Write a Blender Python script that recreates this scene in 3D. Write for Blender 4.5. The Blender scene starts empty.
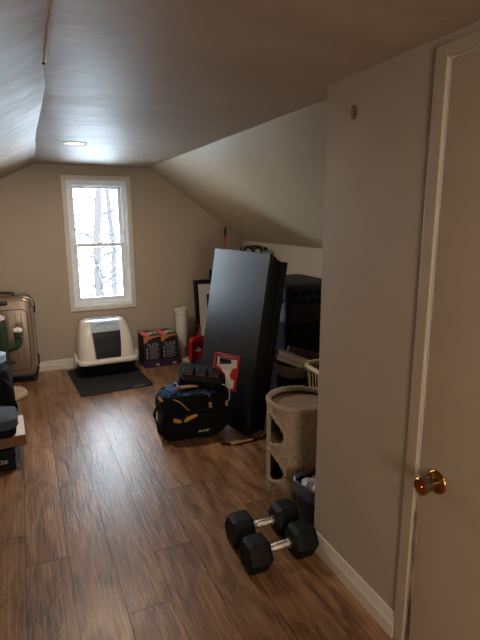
import bpy, bmesh, math, random
from mathutils import Vector, Matrix, noise
rnd = random.Random(7)
C = bpy.context.scene.collection
S = bpy.context.scene
PI = math.pi

# ------------------------------------------------------------------ camera
def look(yaw, pitch, roll):
    F = Vector((math.sin(yaw)*math.cos(pitch), math.cos(yaw)*math.cos(pitch), -math.sin(pitch)))
    R = Vector((math.cos(yaw), -math.sin(yaw), 0)); U = R.cross(F)
    R2 = R*math.cos(roll)+U*math.sin(roll); U2 = -R*math.sin(roll)+U*math.cos(roll)
    return Matrix((R2, U2, -F)).transposed()
cd = bpy.data.cameras.new('camera'); cam = bpy.data.objects.new('camera', cd); C.objects.link(cam)
cd.sensor_width = 36; cd.sensor_fit = 'AUTO'; cd.lens = 484.3*36/640; cd.clip_start = .03; cd.clip_end = 300
cam.matrix_world = Matrix.Translation((0, 0, 1.5)) @ look(.4195, .2114, -.0044).to_4x4()
S.camera = cam
# ------------------------------------------------------------------ world, lights, exposure
w = bpy.data.worlds.new('overcast_sky'); S.world = w; w.use_nodes = True
nt = w.node_tree; bg = nt.nodes['Background']
tc = nt.nodes.new('ShaderNodeTexCoord'); nz = nt.nodes.new('ShaderNodeTexNoise'); nz.inputs['Scale'].default_value = 2.5
cr = nt.nodes.new('ShaderNodeValToRGB'); cr.color_ramp.elements[0].color = (.74, .87, 1, 1); cr.color_ramp.elements[1].color = (.88, .95, 1, 1)
nt.links.new(tc.outputs['Generated'], nz.inputs['Vector']); nt.links.new(nz.outputs['Fac'], cr.inputs['Fac']); nt.links.new(cr.outputs['Color'], bg.inputs['Color'])
bg.inputs['Strength'].default_value = 10
def area(name, loc, target, size, size_y, power, col, spread=180):
    l = bpy.data.lights.new(name, 'AREA'); l.shape = 'RECTANGLE'; l.size = size; l.size_y = size_y
    l.energy = power; l.color = col; l.spread = math.radians(spread)
    o = bpy.data.objects.new(name, l); C.objects.link(o); o.location = loc
    o.rotation_euler = (Vector(target)-Vector(loc)).to_track_quat('-Z', 'Y').to_euler(); return o
pl = area('window_portal', (.7157, 5.16, 1.231), (.7157, 0, 1.231), .64, 1.3, 1, (1, 1, 1)); pl.data.cycles.is_portal = True
area('rear_fill_light', (-.1, -2.3, 1.25), (.2, 5, 1.3), .8, 1.0, 7, (1, .90, .78), 110)  # added fill light behind the camera to lift the far wall; no window there
area('rear_ceiling_lamp', (.45, -.6, 1.93), (.5, -.5, 0), .25, .25, 5, (1, .62, .34))
S.view_settings.view_transform = 'Standard'; S.view_settings.look = 'None'
S.view_settings.exposure = 1.5; S.view_settings.gamma = 1; S.view_settings.use_curve_mapping = False

# ------------------------------------------------------------------ materials
def lin(h):
    if isinstance(h, str):
        c = [int(h[i:i+2], 16)/255 for i in (0, 2, 4)]
        return tuple(x/12.92 if x <= .04045 else ((x+.055)/1.055)**2.4 for x in c)
    return h
def mat(name, col, rough=.6, metal=0, spec=.5, var=0, scale=20, bump=0, bscale=60, stretch=(1, 1, 1), col2=None, emit=0, coat=0, sheen=0):
    m = bpy.data.materials.new(name); m.use_nodes = True; n = m.node_tree.nodes; L = m.node_tree.links
    b = n['Principled BSDF']; c = lin(col)
    b.inputs['Roughness'].default_value = rough; b.inputs['Metallic'].default_value = metal
    b.inputs['Specular IOR Level'].default_value = spec; b.inputs['Coat Weight'].default_value = coat
    b.inputs['Sheen Weight'].default_value = sheen
    t = n.new('ShaderNodeTexCoord'); mp = n.new('ShaderNodeMapping'); mp.inputs['Scale'].default_value = stretch
    L.new(t.outputs['Object'], mp.inputs['Vector'])
    z = n.new('ShaderNodeTexNoise'); z.inputs['Scale'].default_value = scale; z.inputs['Detail'].default_value = 4
    L.new(mp.outputs[0], z.inputs['Vector'])
    r = n.new('ShaderNodeValToRGB'); r.color_ramp.elements[0].position = .3; r.color_ramp.elements[1].position = .7
    c2 = lin(col2) if col2 else tuple(min(1, x*(1+max(var, .04))) for x in c)
    c1 = c if col2 else tuple(x*(1-max(var, .04)) for x in c)
    r.color_ramp.elements[0].color = (*c1, 1); r.color_ramp.elements[1].color = (*c2, 1)
    L.new(z.outputs['Fac'], r.inputs['Fac']); L.new(r.outputs['Color'], b.inputs['Base Color'])
    if bump:
        z2 = n.new('ShaderNodeTexNoise'); z2.inputs['Scale'].default_value = bscale; z2.inputs['Detail'].default_value = 3
        L.new(mp.outputs[0], z2.inputs['Vector'])
        bp = n.new('ShaderNodeBump'); bp.inputs['Strength'].default_value = bump; bp.inputs['Distance'].default_value = .01
        L.new(z2.outputs['Fac'], bp.inputs['Height']); L.new(bp.outputs[0], b.inputs['Normal'])
    if emit:
        b.inputs['Emission Color'].default_value = (*c, 1); b.inputs['Emission Strength'].default_value = emit
    return m
M = dict(
    wall=mat('wall_paint', 'aa9e8c', .5, spec=.35, var=.03, scale=3, bump=.05, bscale=120),
    knee=mat('knee_wall_paint', 'cfc8b8', .55, spec=.3, var=.03, scale=3, bump=.05, bscale=120),
    trim=mat('trim_paint', 'cfc9bd', .4, var=.02),
    doorp=mat('door_paint', 'aea08c', .42, var=.03, scale=4, bump=.04, bscale=40),
    gap=mat('door_edge_wood', '3a261a', .8, var=.3, scale=30),
    chip=mat('chipped_wood', '5d4030', .8, col2='b5a494', scale=40, stretch=(1, 1, .15)),
    vinyl=mat('window_vinyl', 'e2e8ec', .35),
    hoodw=mat('white_plastic', 'd9d3ca', .35, var=.02), clear=mat('clear_lid_plastic', 'a9bccb', .15, var=.05, coat=.5),
    blackp=mat('black_plastic', '0f1013', .5, spec=.3), mattex=mat('mat_rubber', '1d1e22', .8, bump=.4, bscale=300),
    flap=mat('smoked_plastic', '191b20', .45, spec=.3, var=.1),
    board=mat('black_laminate', '0d0f13', .34, spec=.6, var=.05, bump=.03, bscale=8), board2=mat('black_board_edge', '0a0a0c', .6),
    suit=mat('champagne_shell', '8d7b69', .32, metal=.35, var=.05), suitd=mat('suitcase_black', '141416', .4), silver=mat('suitcase_bright_corner', 'c9c2b8', .3, metal=.6),
    cactus=mat('cactus_sisal', '27382b', .95, col2='35493a', scale=90, bump=.6, bscale=150), pompom=mat('white_pink_plush', 'e6d3d3', .95, col2='f3ecec', scale=60, bump=.5, bscale=120),
    cream=mat('cream_plush', 'b7a588', .95, col2='d0bf9f', scale=60, bump=.6, bscale=120),
    brown=mat('brown_cardboard', '6b4a30', .8, var=.1), white=mat('white_paper', 'd8cdc0', .7, var=.04), blackc=mat('black_card', '08080a', .55, spec=.2),
    greyf=mat('slate_fabric', '3c4450', .9, bump=.4, bscale=200, var=.1), fabric=mat('black_nylon', '07080a', .85, spec=.2, bump=.4, bscale=200, var=.2),
    blue=mat('pale_blue_plastic', 'a9c6e6', .35),
    ink=mat('grey_print', 'a5a5aa', .7), purple=mat('purple_print', '3b2450', .6, var=.15), pink=mat('pink_print', 'd8626e', .6, var=.05), orange=mat('orange_print', 'b9713f', .6, var=.1),
    litterblack=mat('printed_black_card', '15131b', .5, var=.15, scale=8), green=mat('grey_green_print', '8f9a90', .6, var=.2, scale=40),
    pipe=mat('white_tube_plastic', 'c9c4ba', .4, var=.03),
    navy=mat('navy_frame_paint', '10151f', .4), matw=mat('picture_mount_card', 'e6e2da', .8), pic=mat('dark_print', '18181b', .35, col2='3b3c40', scale=9),
    red=mat('red_plastic', 'a31824', .35, var=.05), redd=mat('dark_red_plastic', '8c1a28', .4), lime=mat('lime_plastic', '5fae2e', .4),
    cyan=mat('royal_blue_glove', '142a50', .8, col2='2a568c', scale=60, bump=.4), yellow=mat('yellow_webbing', 'b98518', .7, var=.1), tan=mat('tan_leather', '9a7552', .7, var=.15),
    kennel=mat('kennel_plastic', '222327', .6, spec=.25), void=mat('kennel_inside', '020202', .9, spec=.05),
    greyb=mat('grey_basin_plastic', '75736d', .5), greyl=mat('pale_grey_plastic', 'cbc8c2', .45), maroon=mat('maroon_orange_card', '3c1828', .6, col2='6a3820', scale=18),
    basket=mat('cream_basket_plastic', 'cbb68d', .45), tub=mat('dark_tub_plastic', '0d0e12', .5, spec=.3),
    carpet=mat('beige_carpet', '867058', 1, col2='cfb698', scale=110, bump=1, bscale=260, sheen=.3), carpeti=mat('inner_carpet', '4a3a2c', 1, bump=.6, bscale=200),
    bag=mat('liner_film', '48485a', .3, var=.1, spec=.7), tissue=mat('crumpled_white_film', 'd4dce8', .35, var=.12, scale=30, bump=.6, bscale=40),
    rubber=mat('hex_rubber', '08080a', .6, spec=.25, var=.1, bump=.15, bscale=200), chrome=mat('chrome', 'e6e1d8', .2, metal=1), knurl=mat('knurled_chrome', 'ded8ce', .3, metal=1, bump=.4, bscale=300),
    brass=mat('antique_brass', 'b07a38', .2, metal=1, var=.1), steel=mat('dull_steel', '8b8582', .35, metal=1), scar=mat('chipped_plaster', '8a7c66', .9, col2='3e2c20', scale=120, bump=1, bscale=150),
    bark=mat('tree_bark', '2e2826', .9, var=.2, bump=.5), twig=mat('twig_bark', '212327', .9), snow=mat('snow_cover', 'eef2f6', .9), fir=mat('frosted_needles', '8fa0a4', .9, var=.2),
    beige=mat('beige_siding', 'b9a899', .8), lens=mat('lamp_glow', (1, .72, .42), .5, emit=.8),
)
def ceiling_mat():
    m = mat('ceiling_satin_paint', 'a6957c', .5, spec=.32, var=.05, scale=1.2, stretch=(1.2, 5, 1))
    n = m.node_tree.nodes; L = m.node_tree.links; b = n['Principled BSDF']
    t = n.new('ShaderNodeTexCoord'); prev = None
    for (sc, st, strg, dist) in ((5, (.25, 1, .25), .35, .03), (45, (.22, 1, .22), .22, .006), (2.3, (1, .8, 1), .35, .05)):
        mp = n.new('ShaderNodeMapping'); mp.inputs['Scale'].default_value = st; mp.inputs['Rotation'].default_value = (0, 0, .09)
        z = n.new('ShaderNodeTexNoise'); z.inputs['Scale'].default_value = sc; z.inputs['Detail'].default_value = 3
        bp = n.new('ShaderNodeBump'); bp.inputs['Strength'].default_value = strg; bp.inputs['Distance'].default_value = dist
        L.new(t.outputs['Object'], mp.inputs[0]); L.new(mp.outputs[0], z.inputs['Vector']); L.new(z.outputs['Fac'], bp.inputs['Height'])
        if prev: L.new(prev.outputs[0], bp.inputs['Normal'])
        prev = bp
    L.new(prev.outputs[0], b.inputs['Normal']); return m
M['ceil'] = ceiling_mat()
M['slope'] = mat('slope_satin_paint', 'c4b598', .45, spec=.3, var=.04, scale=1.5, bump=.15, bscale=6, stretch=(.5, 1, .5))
def wood_mat():
    m = bpy.data.materials.new('laminate_planks'); m.use_nodes = True; n = m.node_tree.nodes; L = m.node_tree.links; b = n['Principled BSDF']
    t = n.new('ShaderNodeTexCoord'); at = n.new('ShaderNodeAttribute'); at.attribute_name = 'plank'
    vm = n.new('ShaderNodeVectorMath'); vm.operation = 'MULTIPLY'; vm.inputs[1].default_value = (37, 53, 11)
    L.new(at.outputs['Color'], vm.inputs[0])
    ad = n.new('ShaderNodeVectorMath'); ad.operation = 'ADD'; L.new(t.outputs['Object'], ad.inputs[0]); L.new(vm.outputs[0], ad.inputs[1])
    def noise_(st, sc, det=5, dis=0, rgh=.55):
        mp = n.new('ShaderNodeMapping'); mp.inputs['Scale'].default_value = st; L.new(ad.outputs[0], mp.inputs[0])
        z = n.new('ShaderNodeTexNoise'); z.inputs['Scale'].default_value = sc; z.inputs['Detail'].default_value = det
        z.inputs['Distortion'].default_value = dis; z.inputs['Roughness'].default_value = rgh
        L.new(mp.outputs[0], z.inputs['Vector']); return z
    a = noise_((1, .2, 1), 11, 8, .9, .62); g = noise_((1, .1, 1), 75, 4, .5, .7); k = noise_((1, .4, 1), 6, 3, .8)
    r = n.new('ShaderNodeValToRGB'); e = r.color_ramp.elements
    e[0].position = .28; e[0].color = (*lin('543a29'), 1); e[1].position = .75; e[1].color = (*lin('b8926b'), 1)
    x = e.new(.42); x.color = (*lin('7d5b42'), 1); x = e.new(.56); x.color = (*lin('9a7554'), 1)
    L.new(a.outputs['Fac'], r.inputs['Fac'])
    # tree rings
    mp = n.new('ShaderNodeMapping'); mp.inputs['Scale'].default_value = (1, .1, 1); L.new(ad.outputs[0], mp.inputs[0])
    wv = n.new('ShaderNodeTexWave'); wv.bands_direction = 'X'; wv.inputs['Scale'].default_value = 14; wv.inputs['Distortion'].default_value = 9
    wv.inputs['Detail'].default_value = 2; wv.inputs['Detail Scale'].default_value = .6; L.new(mp.outputs[0], wv.inputs['Vector'])
    def mixc(fac, A, B, typ='MULTIPLY'):
        mx = n.new('ShaderNodeMix'); mx.data_type = 'RGBA'; mx.blend_type = typ
        if isinstance(fac, float): mx.inputs['Factor'].default_value = fac
        else: L.new(fac, mx.inputs['Factor'])
        L.new(A, mx.inputs['A'])
        if isinstance(B, tuple): mx.inputs['B'].default_value = B
        else: L.new(B, mx.inputs['B'])
        return mx.outputs['Result']
    rg = n.new('ShaderNodeValToRGB'); rg.color_ramp.elements[0].color = (.55, .5, .46, 1); rg.color_ramp.elements[0].position = .3; rg.color_ramp.elements[1].position = .6; L.new(g.outputs['Fac'], rg.inputs['Fac'])
    c = mixc(.8, r.outputs['Color'], rg.outputs['Color'])
    rw = n.new('ShaderNodeValToRGB'); rw.color_ramp.elements[0].color = (.6, .55, .5, 1); rw.color_ramp.elements[1].position = .45; L.new(wv.outputs['Fac'], rw.inputs['Fac'])
    c = mixc(.4, c, rw.outputs['Color'])
    rk = n.new('ShaderNodeValToRGB'); rk.color_ramp.elements[0].color = (.28, .22, .19, 1); rk.color_ramp.elements[0].position = .27; rk.color_ramp.elements[1].position = .38; L.new(k.outputs['Fac'], rk.inputs['Fac'])
    c = mixc(.7, c, rk.outputs['Color'])
    sp = n.new('ShaderNodeSeparateColor'); L.new(at.outputs['Color'], sp.inputs[0])
    mr = n.new('ShaderNodeMapRange'); mr.inputs['To Min'].default_value = .86; mr.inputs['To Max'].default_value = 1.14; L.new(sp.outputs[0], mr.inputs['Value'])
    v = n.new('ShaderNodeVectorMath'); v.operation = 'SCALE'; L.new(c, v.inputs[0]); L.new(mr.outputs[0], v.inputs['Scale'])
    L.new(v.outputs[0], b.inputs['Base Color'])
    b.inputs['Roughness'].default_value = .32; b.inputs['Specular IOR Level'].default_value = .42
    bp = n.new('ShaderNodeBump'); bp.inputs['Strength'].default_value = .35; bp.inputs['Distance'].default_value = .004
    L.new(g.outputs['Fac'], bp.inputs['Height'])
    b2 = n.new('ShaderNodeBump'); b2.inputs['Strength'].default_value = .07; b2.inputs['Distance'].default_value = .01; L.new(a.outputs['Fac'], b2.inputs['Height']); L.new(bp.outputs[0], b2.inputs['Normal'])
    L.new(b2.outputs[0], b.inputs['Normal']); return m
M['wood'] = wood_mat()
def glass_mat():
    m = bpy.data.materials.new('window_glass'); m.use_nodes = True; n = m.node_tree.nodes; L = m.node_tree.links
    n.remove(n['Principled BSDF']); o = n['Material Output']
    tr = n.new('ShaderNodeBsdfTransparent'); tr.inputs[0].default_value = (.95, .98, 1, 1); gl = n.new('ShaderNodeBsdfGlossy'); gl.inputs['Roughness'].default_value = .02
    fr = n.new('ShaderNodeFresnel'); mx = n.new('ShaderNodeMixShader'); L.new(fr.outputs[0], mx.inputs[0]); L.new(tr.outputs[0], mx.inputs[1]); L.new(gl.outputs[0], mx.inputs[2]); L.new(mx.outputs[0], o.inputs[0])
    return m
M['glass'] = glass_mat()

# ------------------------------------------------------------------ shape helpers
def T(loc=(0, 0, 0), rot=(0, 0, 0)):
    from mathutils import Euler
    return Matrix.Translation(loc) @ Euler(rot).to_matrix().to_4x4()
def obj(name, bm, m, parent=None, loc=None, rot=None, smooth=True, kind=None, label=None, ang=40):
    me = bpy.data.meshes.new(name)
    bmesh.ops.recalc_face_normals(bm, faces=bm.faces[:]) if len(bm.faces) else None
    bm.to_mesh(me); bm.free()
    for mm in (m if isinstance(m, (list, tuple)) else [m]): me.materials.append(M[mm])
    if smooth:
        for p in me.polygons: p.use_smooth = True
        me.set_sharp_from_angle(angle=math.radians(ang))
    o = bpy.data.objects.new(name, me); C.objects.link(o)
    if parent: o.parent = parent
    if loc: o.location = loc
    if rot: o.rotation_euler = rot
    if kind: o['kind'] = kind
    if label: o['label'] = label
    return o
def thing(name, label, cat, loc=(0, 0, 0), rz=0, group=None, rot=None):
    o = bpy.data.objects.new(name, None); C.objects.link(o); o.empty_display_size = .05
    o.location = loc; o.rotation_euler = rot or (0, 0, rz); tag(o, label, cat, group); return o
def tag(o, label, cat, group=None):
    o['label'] = label; o['category'] = cat
    if group: o['group'] = group
    return o
def nb(): return bmesh.new()
def box(bm, c, s, bev=0, mtx=None, seg=2, mi=0):
    b = bmesh.new(); bmesh.ops.create_cube(b, size=1)
    bmesh.ops.scale(b, vec=s, verts=b.verts)
    if bev: bmesh.ops.bevel(b, geom=b.edges[:], offset=bev, segments=seg, affect='EDGES', profile=.5)
    bmesh.ops.translate(b, vec=c, verts=b.verts)
    if mtx: bmesh.ops.transform(b, matrix=mtx, verts=b.verts)
    for f in b.faces: f.material_index = mi
    merge(bm, b); return bm
def merge(bm, b):
    me = bpy.data.meshes.new('tmp'); b.to_mesh(me); b.free(); bm.from_mesh(me); bpy.data.meshes.remove(me)
def bb(bm, x0, x1, y0, y1, z0, z1, bev=0, mi=0, mtx=None):
    return box(bm, ((x0+x1)/2, (y0+y1)/2, (z0+z1)/2), (x1-x0, y1-y0, z1-z0), bev, mtx, mi=mi)
def loft(bm, rings, closed=True, cap=(True, True), mi=0):
    vs = [[bm.verts.new(p) for p in r] for r in rings]
    n = len(rings[0])
    for a, b in zip(vs, vs[1:]):
        for i in range(n if closed else n-1):
            f = bm.faces.new((a[i], a[(i+1) % n], b[(i+1) % n], b[i])); f.material_index = mi
    if cap[0]: bm.faces.new(vs[0][::-1]).material_index = mi
    if cap[1]: bm.faces.new(vs[-1]).material_index = mi
    return bm
def rr(w, d, r, z=0, cx=0, cy=0, n=6):
    pts = []; r = min(r, w/2-.0005, d/2-.0005)
    for q, (sx, sy) in enumerate(((1, 1), (-1, 1), (-1, -1), (1, -1))):
        for k in range(n+1):
            a = PI/2*q+PI/2*k/n
            pts.append(Vector((cx+sx*(w/2-r)+r*math.cos(a), cy+sy*(d/2-r)+r*math.sin(a), z)))
    return pts
def circ(r, z, n=32, cx=0, cy=0): return [Vector((cx+r*math.cos(2*PI*i/n), cy+r*math.sin(2*PI*i/n), z)) for i in range(n)]
def lathe(bm, prof, n=32, mtx=None, mi=0, cap=(True, True)):
    b = bmesh.new(); loft(b, [circ(max(r, .0003), z, n) for r, z in prof], cap=cap)
    if mtx: bmesh.ops.transform(b, matrix=mtx, verts=b.verts)
    for f in b.faces: f.material_index = mi
    merge(bm, b); return bm
def tube(bm, pts, r, n=8, flat=None, closed=False, mi=0, up=Vector((0, 0, 1))):
    pts = [Vector(p) for p in pts]; rings = []
    N = len(pts)
    for i, p in enumerate(pts):
        if closed: d = pts[(i+1) % N]-pts[i-1]
        else: d = pts[min(i+1, N-1)]-pts[max(i-1, 0)]
        d.normalize(); s = d.cross(up)
        if s.length < 1e-3: s = d.cross(Vector((1, 0, 0)))
        s.normalize(); u = s.cross(d)
        rr_ = r[i] if isinstance(r, (list, tuple)) else r
        h = flat if flat else rr_
        rings.append([p+s*rr_*math.cos(2*PI*k/n)+u*h*math.sin(2*PI*k/n) for k in range(n)])
    if closed: rings.append(rings[0]); loft(bm, rings, cap=(False, False), mi=mi); bmesh.ops.remove_doubles(bm, verts=bm.verts, dist=1e-6)
    else: loft(bm, rings, mi=mi)
    return bm
def smoothpath(pts, n=6):
    P = [Vector(p) for p in pts]; out = []
    for i in range(len(P)-1):
        a, b, c, d = P[max(i-1, 0)], P[i], P[i+1], P[min(i+2, len(P)-1)]
        for k in range(n):
            t = k/n; out.append(.5*((2*b)+(c-a)*t+(2*a-5*b+4*c-d)*t*t+(3*b-a-3*c+d)*t**3))
    out.append(P[-1]); return out
def prism(bm, outline, t0, t1, axis='z', mi=0):
    def P(u, v, t): return Vector((u, v, t)) if axis == 'z' else (Vector((u, t, v)) if axis == 'y' else Vector((t, u, v)))
    return loft(bm, [[P(u, v, t0) for u, v in outline], [P(u, v, t1) for u, v in outline]], mi=mi)
def lump(bm, amp, sc, seed=0):
    bm.normal_update()
    for v in bm.verts: v.co += v.normal*amp*noise.noise(v.co*sc+Vector((seed, seed*2, 0)))
    return bm
def ball(bm, c, s, sub=3, mtx=None):
    b = bmesh.new(); bmesh.ops.create_icosphere(b, subdivisions=sub, radius=1); bmesh.ops.scale(b, vec=s, verts=b.verts)
    if mtx: bmesh.ops.transform(b, matrix=mtx, verts=b.verts)
    bmesh.ops.translate(b, vec=c, verts=b.verts); merge(bm, b); return bm
def text(name, s, size, m, parent, loc, rot, ext=.0006, label=None, sx=1):
    cu = bpy.data.curves.new('lettering', 'FONT'); cu.body = s; cu.size = size; cu.extrude = ext; cu.align_x = 'CENTER'; cu.align_y = 'CENTER'
    t = bpy.data.objects.new('lettering', cu); C.objects.link(t)
    bpy.context.view_layer.update()
    me = bpy.data.meshes.new_from_object(t.evaluated_get(bpy.context.evaluated_depsgraph_get()))
    bpy.data.objects.remove(t); bpy.data.curves.remove(cu)
    me.name = name; me.materials.clear(); me.materials.append(M[m])
    o = bpy.data.objects.new(name, me); C.objects.link(o); o.parent = parent; o.location = loc; o.rotation_euler = rot; o.scale = (sx, 1, 1)
    if label: o['label'] = label
    return o

# ------------------------------------------------------------------ the setting
ZC, YF, XR, XK, ZK, YC = 1.983, 5.004, 1.11, 2.278, 1.231, 1.666
XL, ZL, YB = -1.2, 1.27, -2.6
WX0, WX1, WZ0, WZ1 = .432, .999, .621, 1.842      # window opening
# floor planks
bm = nb(); cl = bm.loops.layers.color.new('plank'); PW = .1785; PL = 1.555
offs = {-2: 2.308, -1: 2.069, 0: 2.689, 1: 1.63, 2: 1.939, 3: 2.412}
k = -8
while -.1079+k*PW < XK+.1:
    x0 = .0706+k*PW; off = offs.get(k, rnd.uniform(0, PL)); y = off-PL*math.ceil((off-YB)/PL)
    while y < YF+.1:
        a, b = max(y, YB-.1)+.0016, min(y+PL, YF+.1)-.0016
        if b > a:
            f = bm.faces.new([bm.verts.new(p) for p in ((x0+.0012, a, 0), (x0+PW-.0012, a, 0), (x0+PW-.0012, b, 0), (x0+.0012, b, 0))])
            c = (rnd.random(), rnd.random(), rnd.random(), 1)
            for l in f.loops: l[cl] = c
        y += PL
    k += 1
f = bm.faces.new([bm.verts.new(p) for p in ((XL-.2, YB-.1, -.0015), (XK+.2, YB-.1, -.0015), (XK+.2, YF+.1, -.0015), (XL-.2, YF+.1, -.0015))]); f.material_index = 1
me = bpy.data.meshes.new('floor'); bm.to_mesh(me); bm.free(); me.materials.append(M['wood']); me.materials.append(M['gap'])
fl = bpy.data.objects.new('floor', me); C.objects.link(fl); fl['kind'] = 'structure'

def seam(y):
    pts = [(-3, .10), (1.3, .114), (1.77, .116), (2.16, .137), (3.13, .136), (4.2, .158), (5.1, .173)]
    for (a, p), (b, q) in zip(pts, pts[1:]):
        if y <= b:
            t = (y-a)/(b-a); t = t*t*(3-2*t); v = p+(q-p)*t; break
    return v+.004*noise.noise(Vector((y*3, 0, 0)))+.002*noise.noise(Vector((y*11, 3, 0)))
def fold(y): return 1.236+.004*noise.noise(Vector((y*2.5, 7, 0)))+.0015*noise.noise(Vector((y*14, 2, 0)))
def sag(x, y, a=.006): return a*noise.noise(Vector((x*1.3, y*1.9, 5)))+.0012*noise.noise(Vector((x*2, y*14, 1)))
def sheet(name, fa, fb, nx, y0, y1, ny, m, th=.04, amp=.006):
    b = nb(); g = []
    for j in range(ny+1):
        y = y0+(y1-y0)*j/ny; A, B = fa(y), fb(y); row = []
        for i in range(nx+1):
            t = i/nx; p = A.lerp(B, t); e = math.sin(PI*t)**.5 if 0 < t < 1 else 0
            p.z += sag(p.x, p.y, amp)*e; row.append(b.verts.new(p))
        g.append(row)
    for j in range(ny):
        for i in range(nx): b.faces.new((g[j][i], g[j][i+1], g[j+1][i+1], g[j+1][i]))
    o = obj(name, b, m, kind='structure', ang=30)
    return o
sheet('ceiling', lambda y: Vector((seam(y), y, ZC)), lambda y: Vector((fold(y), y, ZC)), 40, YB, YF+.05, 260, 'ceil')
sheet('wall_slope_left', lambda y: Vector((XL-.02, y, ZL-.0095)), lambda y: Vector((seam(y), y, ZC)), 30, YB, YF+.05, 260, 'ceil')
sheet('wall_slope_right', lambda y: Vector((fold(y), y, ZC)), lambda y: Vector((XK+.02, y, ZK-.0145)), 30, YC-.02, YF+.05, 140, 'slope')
def wallbox(name, boxes, m='wall'):
    b = nb()
    for q in boxes: bb(b, *q)
    return obj(name, b, m, kind='structure', smooth=False)
wallbox('wall_far', [(XL-.1, WX0, YF, YF+.16, -.1, 2.1), (WX1, XK+.1, YF, YF+.16, -.1, 2.1), (WX0, WX1, YF, YF+.16, -.1, WZ0), (WX0, WX1, YF, YF+.16, WZ1, 2.1)])
wallbox('wall_knee_right', [(XK, XK+.08, YC-.05, YF+.02, -.1, ZK+.02)], 'knee')
wallbox('wall_knee_left', [(XL-.08, XL, YB, YF+.02, -.1, ZL+.02)])
DY1, DY0, DZ = 1.078, .36, 1.921
wr = wallbox('wall_right', [(XR, XR+.1, DY1+.012, YC, -.05, 2.03), (XR, XR+.1, YB, DY0-.012, -.05, 2.03), (XR, XR+.1, DY0-.012, DY1+.012, DZ+.012, 2.03), (XR+.09, XK+.1, YC-.1, YC, -.05, 2.03)])
wallbox('wall_back', [(XL-.1, XR+.15, YB-.1, YB, -.1, 2.1)])
wallbox('ceiling_outer', [(XL-.2, XK+.2, YB-.1, YF+.16, 2.1, 2.14)])
# plaster scar on the right wall
b = nb(); seg = 40
pts = []
for k in range(22):
    a = 2*PI*k/22; r = 1+.25*rnd.uniform(-1, 1); pts.append(Vector((XR-.001, 1.492+.0125*r*math.cos(a), 1.853+.023*r*math.sin(a))))
tube(b, pts, .0035, 6, closed=True); lump(b, .003, 300)
obj('chipped_plaster_ring', b, 'scar', wr)
b = nb(); ball(b, (XR, 1.492, 1.853), (.0015, .006, .009), 2); obj('plaster_hole', b, 'gap', wr)
# ceiling seam tape peeling and crack hole
b = nb(); path = [(seam(y)+.003, y, ZC-.003-.002*math.sin(y*9)) for y in [1.1+.02*i for i in range(35)]]
tube(b, path, .0055, 6, flat=.003); obj('trim_1', b, 'knee', kind='structure')
b = nb(); ball(b, (seam(1.79), 1.80, ZC-.002), (.006, .012, .003), 2); obj('trim_2', b, 'gap', kind='structure')
# baseboards
def baseprof(t=.013, h=.1):
    return [(0, 0), (t, 0), (t, h*.52), (t*.8, h*.56), (t*.85, h*.6), (t*.6, h*.68), (t*.75, h*.74), (t*.5, h*.84), (t*.55, h*.9), (t*.25, h), (0, h)]
def baseboard(name, a, b_, nrm, m='trim'):
    a, b_, n_ = Vector(a), Vector(b_), Vector(nrm); bm = nb()
    loft(bm, [[p+n_*u+Vector((0, 0, v)) for u, v in baseprof()] for p in (a, b_)]); return obj(name, bm, m, kind='structure', smooth=False)
baseboard('baseboard_far', (XL, YF, 0), (XK, YF, 0), (0, -1, 0))
baseboard('baseboard_right', (XR, DY1+.046, 0), (XR, YC+.013, 0), (-1, 0, 0))
baseboard('baseboard_return', (XR-.013, YC, 0), (XK, YC, 0), (0, 1, 0))
baseboard('baseboard_knee', (XK, YC, 0), (XK, YF, 0), (-1, 0, 0))
baseboard('baseboard_left', (XL, YB, 0), (XL, YF, 0), (1, 0, 0))
# door casing + door
b = nb()
def casing(bm, y0, y1, z0, z1): bb(bm, XR-.010, XR, y0, y1, z0, z1, .003)
casing(b, DY1, DY1+.045, 0, DZ+.036); casing(b, DY0-.045, DY0, 0, DZ+.036); casing(b, DY0-.001, DY1+.001, DZ, DZ+.036)
obj('trim_3', b, 'doorp', kind='structure', smooth=False)
b = nb(); bb(b, XR, XR+.1, DY1, DY1+.011, 0, DZ+.01); bb(b, XR, XR+.1, DY0-.011, DY0, 0, DZ+.01); bb(b, XR, XR+.1, DY0, DY1, DZ, DZ+.011)
bb(b, XR+.06, XR+.1, DY1-.01, DY1, 0, DZ); bb(b, XR+.06, XR+.1, DY0, DY1, DZ-.01, DZ)
obj('trim_4', b, 'doorp', kind='structure', smooth=False)
door = nb(); bb(door, XR+.001, XR+.040, DY0+.003, DY1-.008, .012, DZ-.006, .002)
door = obj('door_1', door, 'doorp', kind='structure', smooth=False)
b = nb()  # worn, splintered lower edge of the door
for k in range(46):
    z = .02+k*.0115; y = DY1-.0085; d = .003+.003*noise.noise(Vector((k*.7, 0, 0)))
    bb(b, XR-.001, XR+.006, y-.008-d*(1.6-k*.02), y+.001, z, z+.0125)
obj('chipped_edge', b, 'chip', door, smooth=False, label='splintered brown lower edge of the door')
ky, kz = .996, .692; K = T((XR+.001, ky, kz), (0, -PI/2, 0)) @ Matrix.Scale(1.14, 4)
b = nb(); lathe(b, [(.031, 0), (.033, .002), (.032, .005), (.026, .009), (.018, .011), (.015, .013)], 36, K); rs = obj('knob_rose', b, 'brass', door)
b = nb(); lathe(b, [(.011, .010), (.011, .022), (.016, .026), (.0195, .034), (.0225, .052), (.023, .057)], 36, K, cap=(True, False)); kn = obj('door_knob', b, 'steel', door, label='dull grey metal knob barrel')
b = nb(); lathe(b, [(.0232, .056), (.0235, .060), (.021, .0625), (.015, .0605), (.007, .0600), (.006, .062), (.001, .062)], 36, K); obj('knob_face', b, 'brass', kn, label='brass knob face')

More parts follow.
